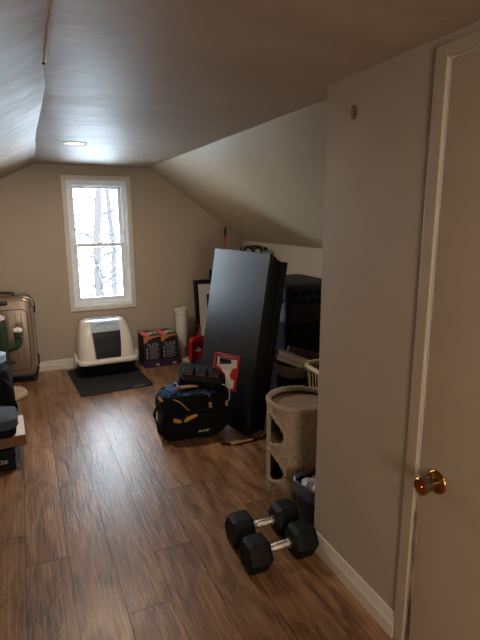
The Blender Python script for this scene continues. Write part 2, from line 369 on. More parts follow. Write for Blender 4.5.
# window
win = thing('window_1', 'white double-hung window', 'window', (0, 0, 0)); del win['label']; del win['category']; win['kind'] = 'structure'
def frame(bm, x0, x1, z0, z1, t, y0, y1, bev=.003, tb=None, tt=None):
    tb = tb or t; tt = tt or t
    bb(bm, x0, x0+t, y0, y1, z0, z1, bev); bb(bm, x1-t, x1, y0, y1, z0, z1, bev)
    bb(bm, x0+t-.001, x1-t+.001, y0, y1, z0, z0+tb, bev); bb(bm, x0+t-.001, x1-t+.001, y0, y1, z1-tt, z1, bev)
b = nb(); frame(b, .3885, 1.0431, .5765, 1.886, .044, YF-.016, YF, .004); obj('window_casing', b, 'trim', win, smooth=False)
b = nb(); frame(b, WX0-.002, WX1+.002, WZ0-.002, WZ1+.002, .012, YF-.002, YF+.15, .001); obj('window_jamb', b, 'vinyl', win, smooth=False)
b = nb(); frame(b, WX0+.01, WX1-.01, WZ0+.01, WZ1-.01, .03, YF+.045, YF+.15, .003); frame(b, WX0+.022, WX1-.022, WZ0+.02, WZ1-.02, .03, YF+.09, YF+.15, .003)
obj('window_frame', b, 'vinyl', win, smooth=False)
zm = 1.222
b = nb(); frame(b, WX0+.038, WX1-.038, zm-.02, WZ1-.038, .034, YF+.095, YF+.125, .004, tb=.035); s1 = obj('window_sash', b, 'vinyl', win, smooth=False)
b = nb(); bb(b, WX0+.06, WX1-.06, YF+.108, YF+.112, zm, WZ1-.06); obj('window_pane', b, 'glass', s1, smooth=False)
b = nb(); frame(b, WX0+.036, WX1-.036, WZ0+.035, zm+.018, .036, YF+.062, YF+.092, .004, tb=.04, tt=.032); s2 = obj('window_sash', b, 'vinyl', win, smooth=False)
b = nb(); bb(b, WX0+.06, WX1-.06, YF+.075, YF+.079, WZ0+.06, zm); obj('window_pane', b, 'glass', s2, smooth=False)
b = nb(); bb(b, .70, .745, YF+.066, YF+.09, zm+.018, zm+.028, .004); obj('sash_lock', b, 'vinyl', win)
b = nb(); bb(b, WX0+.03, WX1-.03, YF+.035, YF+.06, WZ1-.05, WZ1-.03, .006); obj('blind_rail', b, 'vinyl', win)

# recessed lamp
lx, ly = .389, 3.57
lt = thing('recessed_ceiling_lamp', 'round recessed ceiling lamp glowing warm in the grey ceiling near the window', 'ceiling lamp', (lx, ly, ZC))
b = nb(); lathe(b, [(.082, .004), (.083, -.004), (.074, -.008), (.066, -.004), (.064, .004)], 40, cap=(False, False)); obj('trim_ring', b, 'trim', lt)
b = nb(); lathe(b, [(.064, -.003), (.05, -.006), (.0005, -.0065)], 40, cap=(True, False)); obj('lamp_lens', b, 'lens', lt)
l = bpy.data.lights.new('lamp_beam', 'AREA'); l.shape = 'DISK'; l.size = .11; l.energy = 6; l.color = (1, .84, .68)
lo = bpy.data.objects.new('lamp_beam', l); C.objects.link(lo); lo.location = (lx, ly, ZC-.02); 

# ------------------------------------------------------------------ outside
b = nb(); bb(b, -60, 60, 5.6, 160, -3.6, -3.4); obj('ground_snow', b, 'snow', kind='structure')
def tree(x, y, base, h, r0, seed, name, label, lean=0):
    r = random.Random(seed); t = thing(name, label, 'tree', (x, y, base), 0, 'bare trees outside the window')
    b = nb(); pts = [(lean*i*.1+.06*r.uniform(-1, 1), .05*r.uniform(-1, 1), h*i/9) for i in range(10)]
    tube(b, smoothpath(pts, 4), [r0*(1-.75*i/36) for i in range(37)], 10); obj('trunk', b, 'bark', t)
    b = nb()
    for k in range(80):
        z = h*(.25+.7*r.random()); a = r.uniform(0, 2*PI); L = h*.28*(1.2-z/h)+.4; p = Vector((lean*z/h*.9, 0, z)); d = Vector((math.cos(a), math.sin(a)*.6, r.uniform(.1, .9)))
        P = [p.copy()]
        for s in range(6):
            d += Vector((r.uniform(-.35, .35), r.uniform(-.35, .35), r.uniform(-.3, .25))); d.normalize(); p = p+d*L/6; P.append(p.copy())
            if s > 0:
                q = p.copy(); e = (d+Vector((r.uniform(-1, 1), r.uniform(-1, 1), r.uniform(-.6, .8)))).normalized(); Q = [q.copy()]
                for u in range(4):
                    e += Vector((r.uniform(-.4, .4), r.uniform(-.4, .4), r.uniform(-.4, .2))); e.normalize(); q = q+e*L/9; Q.append(q.copy())
                tube(b, Q, [.013, .012, .010, .008, .006], 4)
        tube(b, P, [r0*.16*(1-.12*i) for i in range(7)], 5)
    obj('branches', b, 'twig', t); return t
tree(1.72, 13, -3.4, 10.5, .15, 3, 'bare_tree', 'bare winter tree with pale trunk seen in the middle of the window', .3)
tree(3.6, 21, -3.4, 11, .15, 8, 'bare_tree', 'thinner bare winter tree farther off at the right of the window', -.4)

# ------------------------------------------------------------------ suitcase
s = thing('suitcase', 'champagne hard-shell suitcase with black edges standing against the far wall at left', 'suitcase', (-.215, 4.83, 0), math.radians(-2))
W, D, Hh = .53, .26, .74
b = nb()
def srings(y0, y1, off=0):
    R = []
    for (y, k) in ((y0, .035), (y0+.008, .015), (y0+.025, 0), (y1-.0, 0)): R.append([Vector((p.x, y, p.y)) for p in rr(W-2*k-off, Hh-2*k-off, .07, 0, 0, .06+Hh/2)])
    return R
loft(b, srings(-D/2, -.014)); obj('front_shell', b, 'suit', s)
b = nb(); R = srings(-D/2, -.014); R = [[Vector((p.x, -p.y, p.z)) for p in r] for r in R]; loft(b, R); obj('rear_shell', b, 'suit', s)
b = nb(); loft(b, [[Vector((p.x, y, p.y)) for p in rr(W-.006+o, Hh-.006+o, .07, 0, 0, .06+Hh/2)] for y, o in ((-.016, 0), (-.012, .008), (.012, .008), (.016, 0))]); obj('zipper_band', b, 'suitd', s)
for x in [-.19, -.13, -.07, -.01, .05, .11, .16]:
    b = nb(); bb(b, x-.004, x+.004, -D/2-.004, -D/2+.004, .17, .66, .003); obj('rib', b, 'suit', s)
b = nb()
for q in (rr(.42, .56, .05, 0, 0, .41),): tube(b, [Vector((p.x, -D/2, p.y)) for p in q], .0035, 6, closed=True, up=Vector((0, 1, 0)))
obj('panel_groove', b, 'suitd', s)
for sx in (-1, 1):
    for z in (.10, .76):
        b = nb(); tube(b, smoothpath([(sx*(W/2-.075), -D/2+.012, z+(-.038 if z < .4 else .038)), (sx*(W/2-.02), -D/2+.012, z+(-.022 if z < .4 else .022)), (sx*(W/2+.001), -D/2+.012, z+(.045 if z < .4 else -.045))], 6), .009, 8)
        obj('corner_guard', b, 'silver' if z > .4 else 'suitd', s)
    for z in (.68, .18):
        b = nb(); bb(b, sx*W/2-.012, sx*W/2+.014, -.04, .03, z-.045, z+.045, .008); obj('side_bumper', b, 'suitd', s)
b = nb(); tube(b, [(W/2-.012, -D/2+.012, z) for z in (.16, .4, .7)], .008, 8); obj('bright_edge', b, 'silver', s)
b = nb(); tube(b, smoothpath([(-.12, -.005, .79), (-.11, -.005, .825), (.09, -.005, .825), (.1, -.005, .79)], 5), .011, 8); obj('handle', b, 'suitd', s)
b = nb(); bb(b, -.04, .06, -D/2-.012, -D/2+.004, .735, .775, .008); obj('lock', b, 'suitd', s)
b = nb(); bb(b, .02, .075, -D/2-.008, -D/2+.004, .2, .215, .003); obj('badge', b, 'suitd', s)
b = nb(); bb(b, -W/2+.02, W/2-.01, -D/2+.01, D/2-.01, .045, .085, .012); obj('bottom_skid', b, 'suitd', s)
for sx in (-1, 1):
    for sy in (-1, 1):
        b = nb(); lathe(b, [(.02, -.012), (.025, -.01), (.025, .01), (.02, .012)], 20, T((sx*(W/2-.035), sy*(D/2-.04), .0255), (0, PI/2, 0))); bb(b, sx*(W/2-.035)-.02, sx*(W/2-.035)+.02, sy*(D/2-.04)-.018, sy*(D/2-.04)+.018, .03, .055, .005)
        obj('wheel', b, 'suitd', s)

# ------------------------------------------------------------------ cactus scratcher
c = thing('cactus_scratching_post', 'green cactus cat scratcher with fluffy white tops on a cream base before the suitcase', 'scratching post', (-.225, 4.37, 0))
b = nb(); lathe(b, [(.15, 0), (.162, .01), (.162, .03), (.15, .045), (.02, .048)], 48); lump(b, .006, 60); obj('base', b, 'cream', c)
b = nb(); lathe(b, [(.055, .045), (.055, .6), (.05, .65), (.03, .685), (.005, .695)], 28)
obj('trunk', b, 'cactus', c)
b = nb(); tube(b, smoothpath([(.03, 0, .425), (.085, 0, .43), (.118, 0, .445), (.13, 0, .49), (.13, 0, .56)], 5), .031, 16); obj('arm', b, 'cactus', c)
b = nb(); tube(b, smoothpath([(-.03, 0, .30), (-.085, 0, .31), (-.118, 0, .33), (-.13, 0, .37), (-.13, 0, .44)], 5), .031, 16); obj('arm', b, 'cactus', c)
for x, z, r in ((0, .685, .042), (.13, .57, .034), (-.13, .45, .034)):
    b = nb(); ball(b, (x, 0, z), (r, r, r*.75), 3); lump(b, .012, 70); obj('plush_top', b, 'pompom', c)

# ------------------------------------------------------------------ pile at left edge
t = thing('shoe_box', 'black box with grey lettering, bottom of the pile at the left edge', 'box', (-.33, 3.17, 0), math.radians(-3))
b = nb(); bb(b, -.19, .19, -.15, .15, 0, .10, .003); obj('body', b, 'blackc', t, smooth=False)
b = nb(); bb(b, -.195, .195, -.155, .155, .085, .13, .003); obj('lid', b, 'blackc', t, smooth=False)
text('lettering', 'ette', .046, 'ink', t, (.112, -.1562, .065), (PI/2, 0, 0))
t = thing('cardboard_box', 'flat brown cardboard box with a white top lying on the black lettered box', 'box', (-.30, 3.21, .131), math.radians(2))
b = nb(); bb(b, -.215, .215, -.17, .17, 0, .068, .003); obj('body', b, 'brown', t, smooth=False)
b = nb(); bb(b, .10, .213, -.166, .166, .067, .0695); obj('white_label', b, 'white', t, smooth=False, label='white paper panel')
b = nb(); tube(b, smoothpath([(.13, .02, .0705), (.16, .03, .0705), (.19, .02, .0705)], 4), .003, 5, flat=.001); obj('printed_mark', b, 'blackc', t)
t = thing('folded_jacket', 'folded slate grey and black cloth lying on the brown cardboard box', 'clothing', (-.325, 3.17, .2025)); t.scale = (1, 1, .9)
b = nb(); loft(b, [rr(.36, .29, .03, 0), rr(.39, .30, .04, .015), rr(.39, .30, .04, .045), rr(.38, .29, .04, .055)]); lump(b, .006, 12); obj('black_fold', b, 'fabric', t, loc=(-.0, -.0, 0))
b = nb(); loft(b, [rr(.40, .27, .05, .058), rr(.42, .28, .05, .07), rr(.40, .27, .05, .115), rr(.30, .2, .04, .13)]); lump(b, .012, 9, 3); obj('slate_fold', b, 'greyf', t, label='slate grey upper layer')
t = thing('backpack', 'tall black backpack standing on the floor behind the pile of boxes', 'backpack', (-.30, 3.60, 0)); t.scale = (1, 1, .92)
b = nb(); loft(b, [rr(.3, .24, .06, 0), rr(.33, .27, .08, .05), rr(.32, .26, .08, .35), rr(.28, .22, .08, .52), rr(.16, .13, .06, .57)]); lump(b, .02, 7, 2); obj('body', b, 'fabric', t)
b = nb(); loft(b, [[Vector((p.x, p.z-.13, p.y)) for p in rr(.24-k, .24-k, .05, z, 0, .18)] for z, k in ((0, 0), (-.03, .01), (-.045, .05))]); obj('front_pocket', b, 'fabric', t)
b = nb(); tube(b, smoothpath([(-.04, 0, .56), (-.03, 0, .61), (.03, 0, .61), (.04, 0, .56)], 5), .009, 6); obj('grab_handle', b, 'fabric', t)
b = nb(); tube(b, smoothpath([(.10, -.1, .48), (.15, -.13, .4), (.165, -.13, .25), (.15, -.1, .12)], 5), .012, 6, flat=.004); obj('strap', b, 'fabric', t)
t = thing('lidded_tub', 'pale blue round plastic tub on top of the black backpack, cut by the left edge', 'tub', (-.235, 3.585, .527))
# leaning slightly, resting on the bag's top
b = nb(); lathe(b, [(.05, 0), (.068, .008), (.07, .05), (.072, .052), (.07, .06), (.055, .066), (.003, .067)], 36); obj('body', b, 'blue', t)

# ------------------------------------------------------------------ litter mat + litter box
m_ = thing('litter_mat', 'black rubber mat lying under the covered litter box', 'mat', (.645, 4.52, 0), math.radians(3.5))
b = nb(); loft(b, [rr(.64, .80, .03, .0005), rr(.645, .805, .035, .004), rr(.64, .80, .03, .009), rr(.61, .77, .02, .009), rr(.605, .765, .02, .006)]); obj('mat_sheet', b, 'mattex', m_)
b = nb(); bb(b, .14, .24, -.375, -.367, .0085, .0098); obj('mat_tag', b, 'ink', m_)
L_ = thing('covered_litter_box', 'covered cat litter box with white hood, dark flap and black base below the window', 'litter box', (.66, 4.75, .0095), math.radians(1))
b = nb(); loft(b, [rr(.50, .33, .05, 0), rr(.52, .35, .06, .01), rr(.54, .40, .07, .135), rr(.545, .405, .07, .14)]); obj('base_pan', b, 'blackp', L_)
b = nb(); loft(b, [rr(.555, .43, .07, .125), rr(.57, .445, .075, .135), rr(.57, .445, .075, .15), rr(.56, .43, .07, .163), rr(.545, .405, .07, .168)]); obj('hood_rim', b, 'hoodw', L_)
b = nb(); sec = [(.16, .535, .395, 0), (.25, .53, .385, .003), (.35, .505, .35, .012), (.43, .47, .30, .03), (.475, .44, .26, .045), (.50, .41, .225, .055), (.512, .36, .18, .055)]
loft(b, [rr(w, d, .085, z, 0, y) for z, w, d, y in sec]); obj('hood', b, 'hoodw', L_)
def fy(z):  # front surface y of hood at height z
    for (z0, w0, d0, y0), (z1, w1, d1, y1) in zip(sec, sec[1:]):
        if z <= z1: t_ = (z-z0)/(z1-z0); return (y0-d0/2)+((y1-d1/2)-(y0-d0/2))*t_
    return sec[-1][3]-sec[-1][2]/2
b = nb(); rings = []
for k in range(13):
    z = .178+(.42-.178)*k/12; hw = .118+.018*k/12; y = fy(z)-.006
    rings.append([Vector((-hw, y+.02, z)), Vector((-hw, y, z)), Vector((hw, y, z)), Vector((hw, y+.02, z))])
loft(b, rings); obj('entry_flap', b, 'flap', L_, label='smoked dark plastic flap')
b = nb()
for sx in (-1, 1): tube(b, [Vector((sx*(.12+.018*(z-.17)/.25), fy(z)-.006, z)) for z in [.17+.025*k for k in range(11)]], .006, 6)
tube(b, [Vector((x, fy(.175)-.006, .172)) for x in (-.128, 0, .128)], .006, 6); obj('flap_frame', b, 'hoodw', L_)
b = nb(); rings = []
for k in range(11):
    z = .425+(.508-.425)*k/10; hw = .14-.012*k/10; y = fy(z)-.005
    rings.append([Vector((-hw, y+.02, z)), Vector((-hw, y, z+.003)), Vector((hw, y, z+.003)), Vector((hw, y+.02, z))])
loft(b, rings); bb(b, -.125, .125, -.03, .10, .509, .517, .004); obj('top_lid', b, 'clear', L_, label='clear pale lid window')
b = nb(); tube(b, smoothpath([(-.09, fy(.475)-.01, .475), (-.04, fy(.49)-.014, .492), (.04, fy(.49)-.014, .492), (.09, fy(.475)-.01, .475)], 6), .006, 8); obj('lid_handle', b, 'clear', L_)
b = nb()
for x in (-.284, .284):
    b = nb(); bb(b, x-.012, x+.012, -.09, -.03, .12, .2, .005); obj('side_latch', b, 'hoodw', L_)

# ------------------------------------------------------------------ litter cartons
def carton(x, y, rz, label):
    t = thing('litter_carton', label, 'carton', (x, y, 0), rz, 'black printed litter cartons by the far wall'); t.scale = (1.09, 1, 1.01)
    b = nb(); bb(b, -.08, .08, -.13, .13, 0, .325, .002); obj('box_body', b, 'litterblack', t, smooth=False)
    b = nb(); bb(b, -.079, .079, -.1312, -.129, .002, .07); bb(b, -.0812, -.079, -.129, .129, .002, .05); obj('purple_band', b, 'purple', t, smooth=False)
    b = nb(); prism(b, [(-.08, -.05), (-.08, .13), (-.035, .13), (.0, -.02), (-.03, -.13), (-.055, -.13)], .3252, .3268); obj('pink_panel', b, 'pink', t, smooth=False)
    b = nb(); prism(b, [(-.08, .325), (-.08, .262), (-.06, .255), (-.035, .285), (.01, .305), (.08, .315), (.08, .325)], -.1315, -.129, 'y'); obj('orange_panel', b, 'orange', t, smooth=False)
    b = nb(); prism(b, [(.03, -.05), (.03, .09), (.072, .09), (.072, -.05)], .3252, .3268); obj('green_panel', b, 'green', t, smooth=False)
    b = nb(); ball(b, (.005, .0, .328), (.022, .034, .004), 2); bb(b, -.006, .014, -.06, -.02, .3255, .330, .002); obj('carry_handle', b, 'white', t, label='white plastic carry handle')
    text('title_lettering', 'SLIDE', .046, 'ink', t, (.005, -.1317, .232), (PI/2, 0, 0), sx=.95)
    b = nb()
    for k in range(8): bb(b, -.03, -.03+.085+.01*((k*7) % 3-1), -.1316, -.129, .205-.016*k, .209-.016*k)
    bb(b, -.055, -.05, -.1316, -.129, .09, .21)
    for k in range(3): bb(b, -.06, -.042, -.1316, -.129, .185-.04*k, .197-.04*k)
    obj('printed_text', b, 'ink', t, smooth=False)
    b = nb(); bb(b, .025, .062, -.1322, -.130, .012, .035, .001); obj('weight_badge', b, 'ink', t, smooth=False); return t
carton(1.112, 4.79, math.radians(.5), 'black printed litter carton with pink top, the one nearer the litter box')
carton(1.290, 4.795, math.radians(.5), 'black printed litter carton with pink top, the one beside the white tube')

# ------------------------------------------------------------------ white tube
t = thing('tube_stand', 'white plastic tube on a narrow neck beside the cartons at the far wall', 'tube', (1.475, 4.83, 0))
b = nb(); lathe(b, [(.058, .15), (.062, .17), (.064, .30), (.064, .525)], 36); obj('tube_body', b, 'pipe', t)
b = nb(); lathe(b, [(.064, .50), (.069, .505), (.069, .52), (.066, .525), (.069, .53), (.07, .55), (.066, .555), (.058, .552)], 36); obj('tube_collar', b, 'pipe', t)
b = nb(); ball(b, (.0, .0, .555), (.05, .05, .010), 3); bb(b, -.01, .05, -.03, .03, .553, .568, .006); obj('tube_cap', b, 'pipe', t)
b = nb(); lathe(b, [(.04, .02), (.03, .05), (.033, .10), (.058, .155)], 28); obj('neck', b, 'pipe', t)
b = nb(); loft(b, [rr(.12, .2, .01, 0, .0, -.06), rr(.12, .2, .01, .018, .0, -.06), rr(.11, .19, .01, .022, .0, -.06)]); obj('foot_plate', b, 'pipe', t, rot=(0, 0, .35))

# ------------------------------------------------------------------ frames leaning on far wall
def pframe(x, w, h, y, lean, label, nm, bar, fill):
    t = thing(nm, label, 'picture frame', (x, y, 0), rot=(-lean, 0, 0))
    b = nb()
    for q in ((-w/2, -w/2+bar, 0, h), (w/2-bar, w/2, 0, h), (-w/2+bar-.001, w/2-bar+.001, 0, bar), (-w/2+bar-.001, w/2-bar+.001, h-bar, h)): bb(b, q[0], q[1], -.012, .012, q[2], q[3], .004)
    obj('frame', b, 'navy', t)
    b = nb(); bb(b, -w/2+bar-.002, w/2-bar+.002, -.004, .006, bar-.002, h-bar+.002); obj('mount', b, fill, t, smooth=False)
    return t
pf = pframe(1.90, .52, .84, 4.80, .12, 'dark navy picture frame with a white mount leaning in front at the far wall', 'picture_frame', .045, 'matw')
b = nb(); bb(b, -.12, .12, -.0055, -.003, .2, .68); obj('print', b, 'pic', pf, smooth=False)
pframe(2.06, .42, .935, 4.87, .10, 'taller plain dark frame standing behind the white mounted picture', 'picture_frame', .03, 'pic')
# low box + red dustpan
t = thing('storage_box', 'low grey purple box on the floor under the red dustpan', 'box', (1.60, 4.42, 0), .1)
b = nb(); loft(b, [rr(.25, .2, .02, 0), rr(.27, .22, .02, .09)]); obj('tub', b, 'tub', t)
b = nb(); loft(b, [rr(.28, .23, .02, .088), rr(.285, .235, .02, .095), rr(.28, .23, .02, .105)]); obj('lid', b, 'purple', t)
t = thing('dustpan', 'red plastic dustpan with white mark standing upright on the low box', 'dustpan', (1.515, 4.42, .106), rot=(-.15, 0, math.radians(12)))
b = nb(); prism(b, [(-.105, 0), (.105, 0), (.085, .19), (.06, .225), (-.06, .225), (-.085, .19)], .0, .012, 'y'); obj('pan_back', b, 'red', t)
b = nb()
for sx in (-1, 1): prism(b, [(sx*.105, 0), (sx*.097, 0), (sx*.077, .19), (sx*.086, .19)], -.05, .006, 'y')
prism(b, [(-.088, .185), (.088, .185), (.06, .225), (-.06, .225)], -.05, .006, 'y'); obj('pan_rim', b, 'red', t)
b = nb(); tube(b, smoothpath([(0, -.02, .21), (.025, -.025, .26), (.035, -.03, .31), (.015, -.03, .345)], 5), [.013]*15+[.010], 8); obj('handle', b, 'redd', t)
b = nb(); bb(b, -.035, .04, -.003, .001, .075, .1); bb(b, -.02, .03, -.003, .001, .105, .118); obj('white_mark', b, 'white', t, smooth=False)
# pole in the corner
t = thing('long_handle', 'thin red pole with black grip standing in the corner behind the black board', 'pole', (0, 0, 0))
A, B = Vector((1.76, 4.5, .003)), Vector((1.945, 4.72, 1.385)); b = nb(); tube(b, [A, A.lerp(B, .94)], .011, 10); obj('shaft', b, 'red', t)
b = nb(); tube(b, [A.lerp(B, .94), B], [.014, .013], 10); obj('grip', b, 'blackp', t)
# tall hidden carton with goggles on top
t = thing('tall_carton', 'tall black carton against the knee wall behind the leaning boards', 'box', (2.03, 4.32, 0))
b = nb(); bb(b, -.2, .2, -.17, .17, 0, 1.115, .004); obj('body', b, 'blackc', t, smooth=False)
b = nb(); bb(b, -.201, .201, -.02, .02, 1.1145, 1.117); obj('tape', b, 'brown', t, smooth=False)
t = thing('safety_goggles', 'black and lime green goggles on the tall black carton by the knee wall', 'goggles', (2.06, 4.30, 1.117), math.radians(-35))
b = nb()
for sx in (-1, 1): tube(b, [Vector((sx*.045+.042*math.cos(a), 0, .05+.035*math.sin(a))) for a in [2*PI*k/20 for k in range(20)]], .013, 8, closed=True, up=Vector((0, 1, 0)))
bb(b, -.02, .02, -.012, .012, .045, .07, .005); obj('goggle_frame', b, 'blackp', t)
for sx in (-1, 1):
    b = nb(); tube(b, smoothpath([(sx*.08, 0, .02), (sx*.1, .0, .06), (sx*.09, 0, .1)], 4), .011, 8); obj('side_trim', b, 'lime', t, label='lime green side trim')
b = nb(); tube(b, smoothpath([(-.1, 0, .06), (-.13, .05, .07), (0, .11, .09), (.13, .05, .07), (.1, 0, .06)], 6), .006, 6, flat=.012); obj('head_strap', b, 'blackp', t)

# ------------------------------------------------------------------ leaning black boards
TH, LEAN = -.156, .163
def board(n_off, d0, W, L, th, label, m='board', near=0):
    ax = Vector((math.cos(TH), -math.sin(TH), 0)); dd = Vector((math.sin(TH), math.cos(TH), 0))
    base = Vector((1.299, 2.834, 0))+ax*n_off+dd*near
    t = thing('tabletop_board', label, 'board', base, group='black boards leaning together')
    X = dd; Z = (ax*math.sin(LEAN)+Vector((0, 0, math.cos(LEAN)))).normalized(); N = X.cross(Z)  # pointing along +ax side
    if N.dot(ax) < 0: N = -N
    zoff = th*math.sin(LEAN)
    Mx = Matrix((X, N, Z)).transposed().to_4x4(); t.matrix_world = Matrix.Translation(base+Vector((0, 0, zoff+.0005))) @ Mx
    b = nb(); bb(b, 0, W, 0, th, 0, L, .003); obj('panel', b, m, t, smooth=False)
    b = nb(); bb(b, .004, W-.004, -.0006+th*.0, th+.0006, L-.0015, L+.0015); obj('edge_band', b, 'board2', t, smooth=False)
    return t
bd = board(0, 0, .731, 1.265, .028, 'large black laminate board, front one of the leaning stack behind the tool bag')
# wear marks on the front board
for (x, z, r) in ((.13, 1.03, .010), (.10, .98, .007), (.15, .97, .006), (.20, .93, .005)): b = nb(); ball(b, (x, -.0003, z), (r, .0006, r*1.2), 2); obj('scuff_mark', b, 'board2', bd)

board(.034, 0, .70, 1.24, .03, 'black board, second in the leaning stack', 'board2', .012)
board(.072, 0, .70, 1.215, .03, 'black board, third in the leaning stack from the front', 'board2', .02)
board(.106, 0, .71, 1.20, .066, 'thin black board, rearmost of the leaning stack next to the pet kennel', 'board2', .015)

# ------------------------------------------------------------------ kennel and things behind
t = thing('storage_chest', 'dark plastic chest standing under the black pet kennel', 'chest', (1.985, 3.40, 0))
b = nb(); loft(b, [rr(.44, .62, .04, 0), rr(.48, .66, .04, .40)]); obj('chest_body', b, 'tub', t)
b = nb(); loft(b, [rr(.5, .68, .04, .40), rr(.51, .69, .04, .415), rr(.5, .68, .04, .445)]); obj('chest_lid', b, 'tub', t)
k_ = thing('pet_kennel', 'black plastic pet kennel with rows of vent holes stacked by the knee wall', 'pet carrier', (2.01, 3.40, .446))
b = nb(); loft(b, [rr(.46, .64, .06, 0), rr(.50, .68, .07, .02), rr(.52, .70, .07, .25), rr(.53, .71, .07, .26)]); obj('lower_half', b, 'kennel', k_)
b = nb(); loft(b, [rr(.53, .71, .07, .265), rr(.53, .71, .07, .28), rr(.51, .69, .07, .30), rr(.50, .675, .07, .50), rr(.49, .66, .07, .535), rr(.44, .6, .05, .55)]); obj('upper_half', b, 'kennel', k_)
for row in range(2):
    for i in range(7):
        b = nb(); x = -.20+i*.066+(row*.02); z = .485-row*.06
        ring = [Vector((x+.02*math.cos(a)*(1+.35*math.sin(a))+.4*.018*math.sin(a), -.3395+.0, z+.017*math.sin(a))) for a in [2*PI*q/16 for q in range(16)]]
        loft(b, [[p+Vector((0, -.0025, 0)) for p in ring], [p+Vector((0, .008, 0)) for p in ring]]); obj('vent_hole', b, 'void', k_)
for i in range(6):
    b = nb(); y = -.25+i*.1; ring = [Vector((-.2525, y+.02*math.cos(a), .43+.02*math.sin(a))) for a in [2*PI*q/12 for q in range(12)]]
    loft(b, [ring, [p+Vector((.006, 0, 0)) for p in ring]]); obj('vent_hole', b, 'void', k_)
# dark tub with grey basin on it
t = thing('dark_tub', 'round dark plastic tub on the floor beneath the grey basin', 'tub', (1.74, 2.86, 0))
b = nb(); lathe(b, [(.12, 0), (.145, .01), (.16, .30), (.165, .305), (.165, .345), (.172, .348), (.172, .375), (.155, .38), (.003, .38)], 40); obj('tub_body', b, 'tub', t)
t = thing('basin', 'grey beige oval basin holding boxes beside the black boards', 'basin', (1.72, 2.88, .381))
b = nb(); loft(b, [rr(.22, .22, .10, 0), rr(.27, .27, .12, .025), rr(.30, .31, .14, .09), rr(.325, .335, .15, .094), rr(.325, .335, .15, .104), rr(.295, .305, .14, .10), rr(.25, .26, .12, .025)], ); obj('basin_body', b, 'greyb', t)
t = thing('white_carton', 'pale grey flat carton tilted in the grey basin', 'box', (1.665, 2.83, .505), rot=(math.radians(-8), math.radians(20), math.radians(-32)))
b = nb(); bb(b, -.115, .115, -.08, .08, -.02, .04, .008); obj('carton_body', b, 'greyl', t); b = nb(); bb(b, -.116, .116, -.081, .081, .012, .014); obj('lid_seam', b, 'greyb', t, smooth=False)
t = thing('snack_carton', 'maroon and orange printed carton lying at the back of the grey basin', 'box', (1.84, 2.93, .50), rot=(math.radians(-15), math.radians(14), math.radians(-25)))
b = nb(); bb(b, -.14, .14, -.07, .07, -.02, .035, .003); obj('carton_body', b, 'maroon', t, smooth=False); b = nb(); bb(b, -.1, .1, -.0712, -.069, -.005, .02); obj('printed_band', b, 'purple', t, smooth=False)
# laundry basket
t = thing('laundry_basket', 'cream plastic laundry basket behind the carpeted cat barrel', 'basket', (1.80, 2.34, 0), math.radians(-3))
b = nb()
loft(b, [rr(.38, .28, .06, 0), rr(.40, .30, .07, .06)]); obj('basket_floor', b, 'basket', t)
b = nb(); lo_, hi_ = rr(.40, .30, .07, .05, n=5), rr(.475, .375, .08, .57, n=5)
def resample(P, n):
    P = P+[P[0]]; ds = [0]
    for a, c2 in zip(P, P[1:]): ds.append(ds[-1]+(c2-a).length)
    out = []; j = 0
    for i in range(n):
        s_ = ds[-1]*i/n
        while ds[j+1] < s_: j += 1
        out.append(P[j].lerp(P[j+1], (s_-ds[j])/max(ds[j+1]-ds[j], 1e-9)))
    return out
for p, q in zip(resample(lo_, 44), resample(hi_, 44)): tube(b, [p, q], .007, 5, flat=.003)
for f_ in (.33, .66): tube(b, [p.lerp(q, f_) for p, q in zip(lo_, hi_)], .005, 6, closed=True)
obj('basket_lattice', b, 'basket', t)
b = nb(); tube(b, rr(.485, .385, .085, .58, n=6), .016, 10, closed=True); obj('basket_rim', b, 'basket', t)
b = nb(); loft(b, [rr(.36, .27, .08, .065), rr(.42, .32, .09, .48), rr(.3, .22, .08, .52)]); lump(b, .02, 9); obj('laundry', b, 'fabric', t)

# ------------------------------------------------------------------ cat barrel
t = thing('cat_barrel', 'beige carpeted cat barrel with two teardrop openings beside the right wall corner', 'cat tower', (1.310, 2.135, 0))
R0, HB = .180, .525
holes = [(.385, .09), (.175, .09)]; HA = math.atan2(-.36, -.998)+.05
HL = -.108
def hw(t):   # width of the drop-shaped opening at height fraction t: pointed at the top, round at the bottom
    K = [(0, .04), (.06, .085), (.18, .125), (.35, .148), (.55, .142), (.75, .112), (.9, .075), (1, .035)]
    for (p, q), (u, v) in zip(K, K[1:]):
        if t <= u: return q+(v-q)*(t-p)/(u-p)
    return .018
def inhole(a, z):
    da = (a-HA+PI) % (2*PI)-PI; u = da*R0
    for zc, hh in holes:
        v = (z-zc)
        t_ = (v+hh)/(2*hh)
        if 0 < t_ < 1 and HL < u < HL+hw(t_): return True
    return False
na, nz = 260, 130; b = nb(); grid = []
for j in range(nz+1):
    z = HB*j/nz; row = []
    for i in range(na):
        a = 2*PI*i/na; p = Vector((math.cos(a), math.sin(a), 0)); r = R0+.0035*noise.noise(Vector((p.x*14, p.y*14, z*80)))+.0025*rnd.uniform(-1, 1)
        row.append(b.verts.new((p.x*r, p.y*r, z+.0006)))
    grid.append(row)
for j in range(nz):
    for i in range(na):
        if not inhole(2*PI*(i+.5)/na, HB*(j+.5)/nz): b.faces.new((grid[j][i], grid[j][(i+1) % na], grid[j+1][(i+1) % na], grid[j+1][i]))
obj('carpet_shell', b, 'carpet', t, ang=180)
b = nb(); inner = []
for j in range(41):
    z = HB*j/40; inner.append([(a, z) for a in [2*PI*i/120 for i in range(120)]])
vs = [[b.verts.new(((R0-.014)*math.cos(a), (R0-.014)*math.sin(a), z+.0006)) for a, z in r] for r in inner]
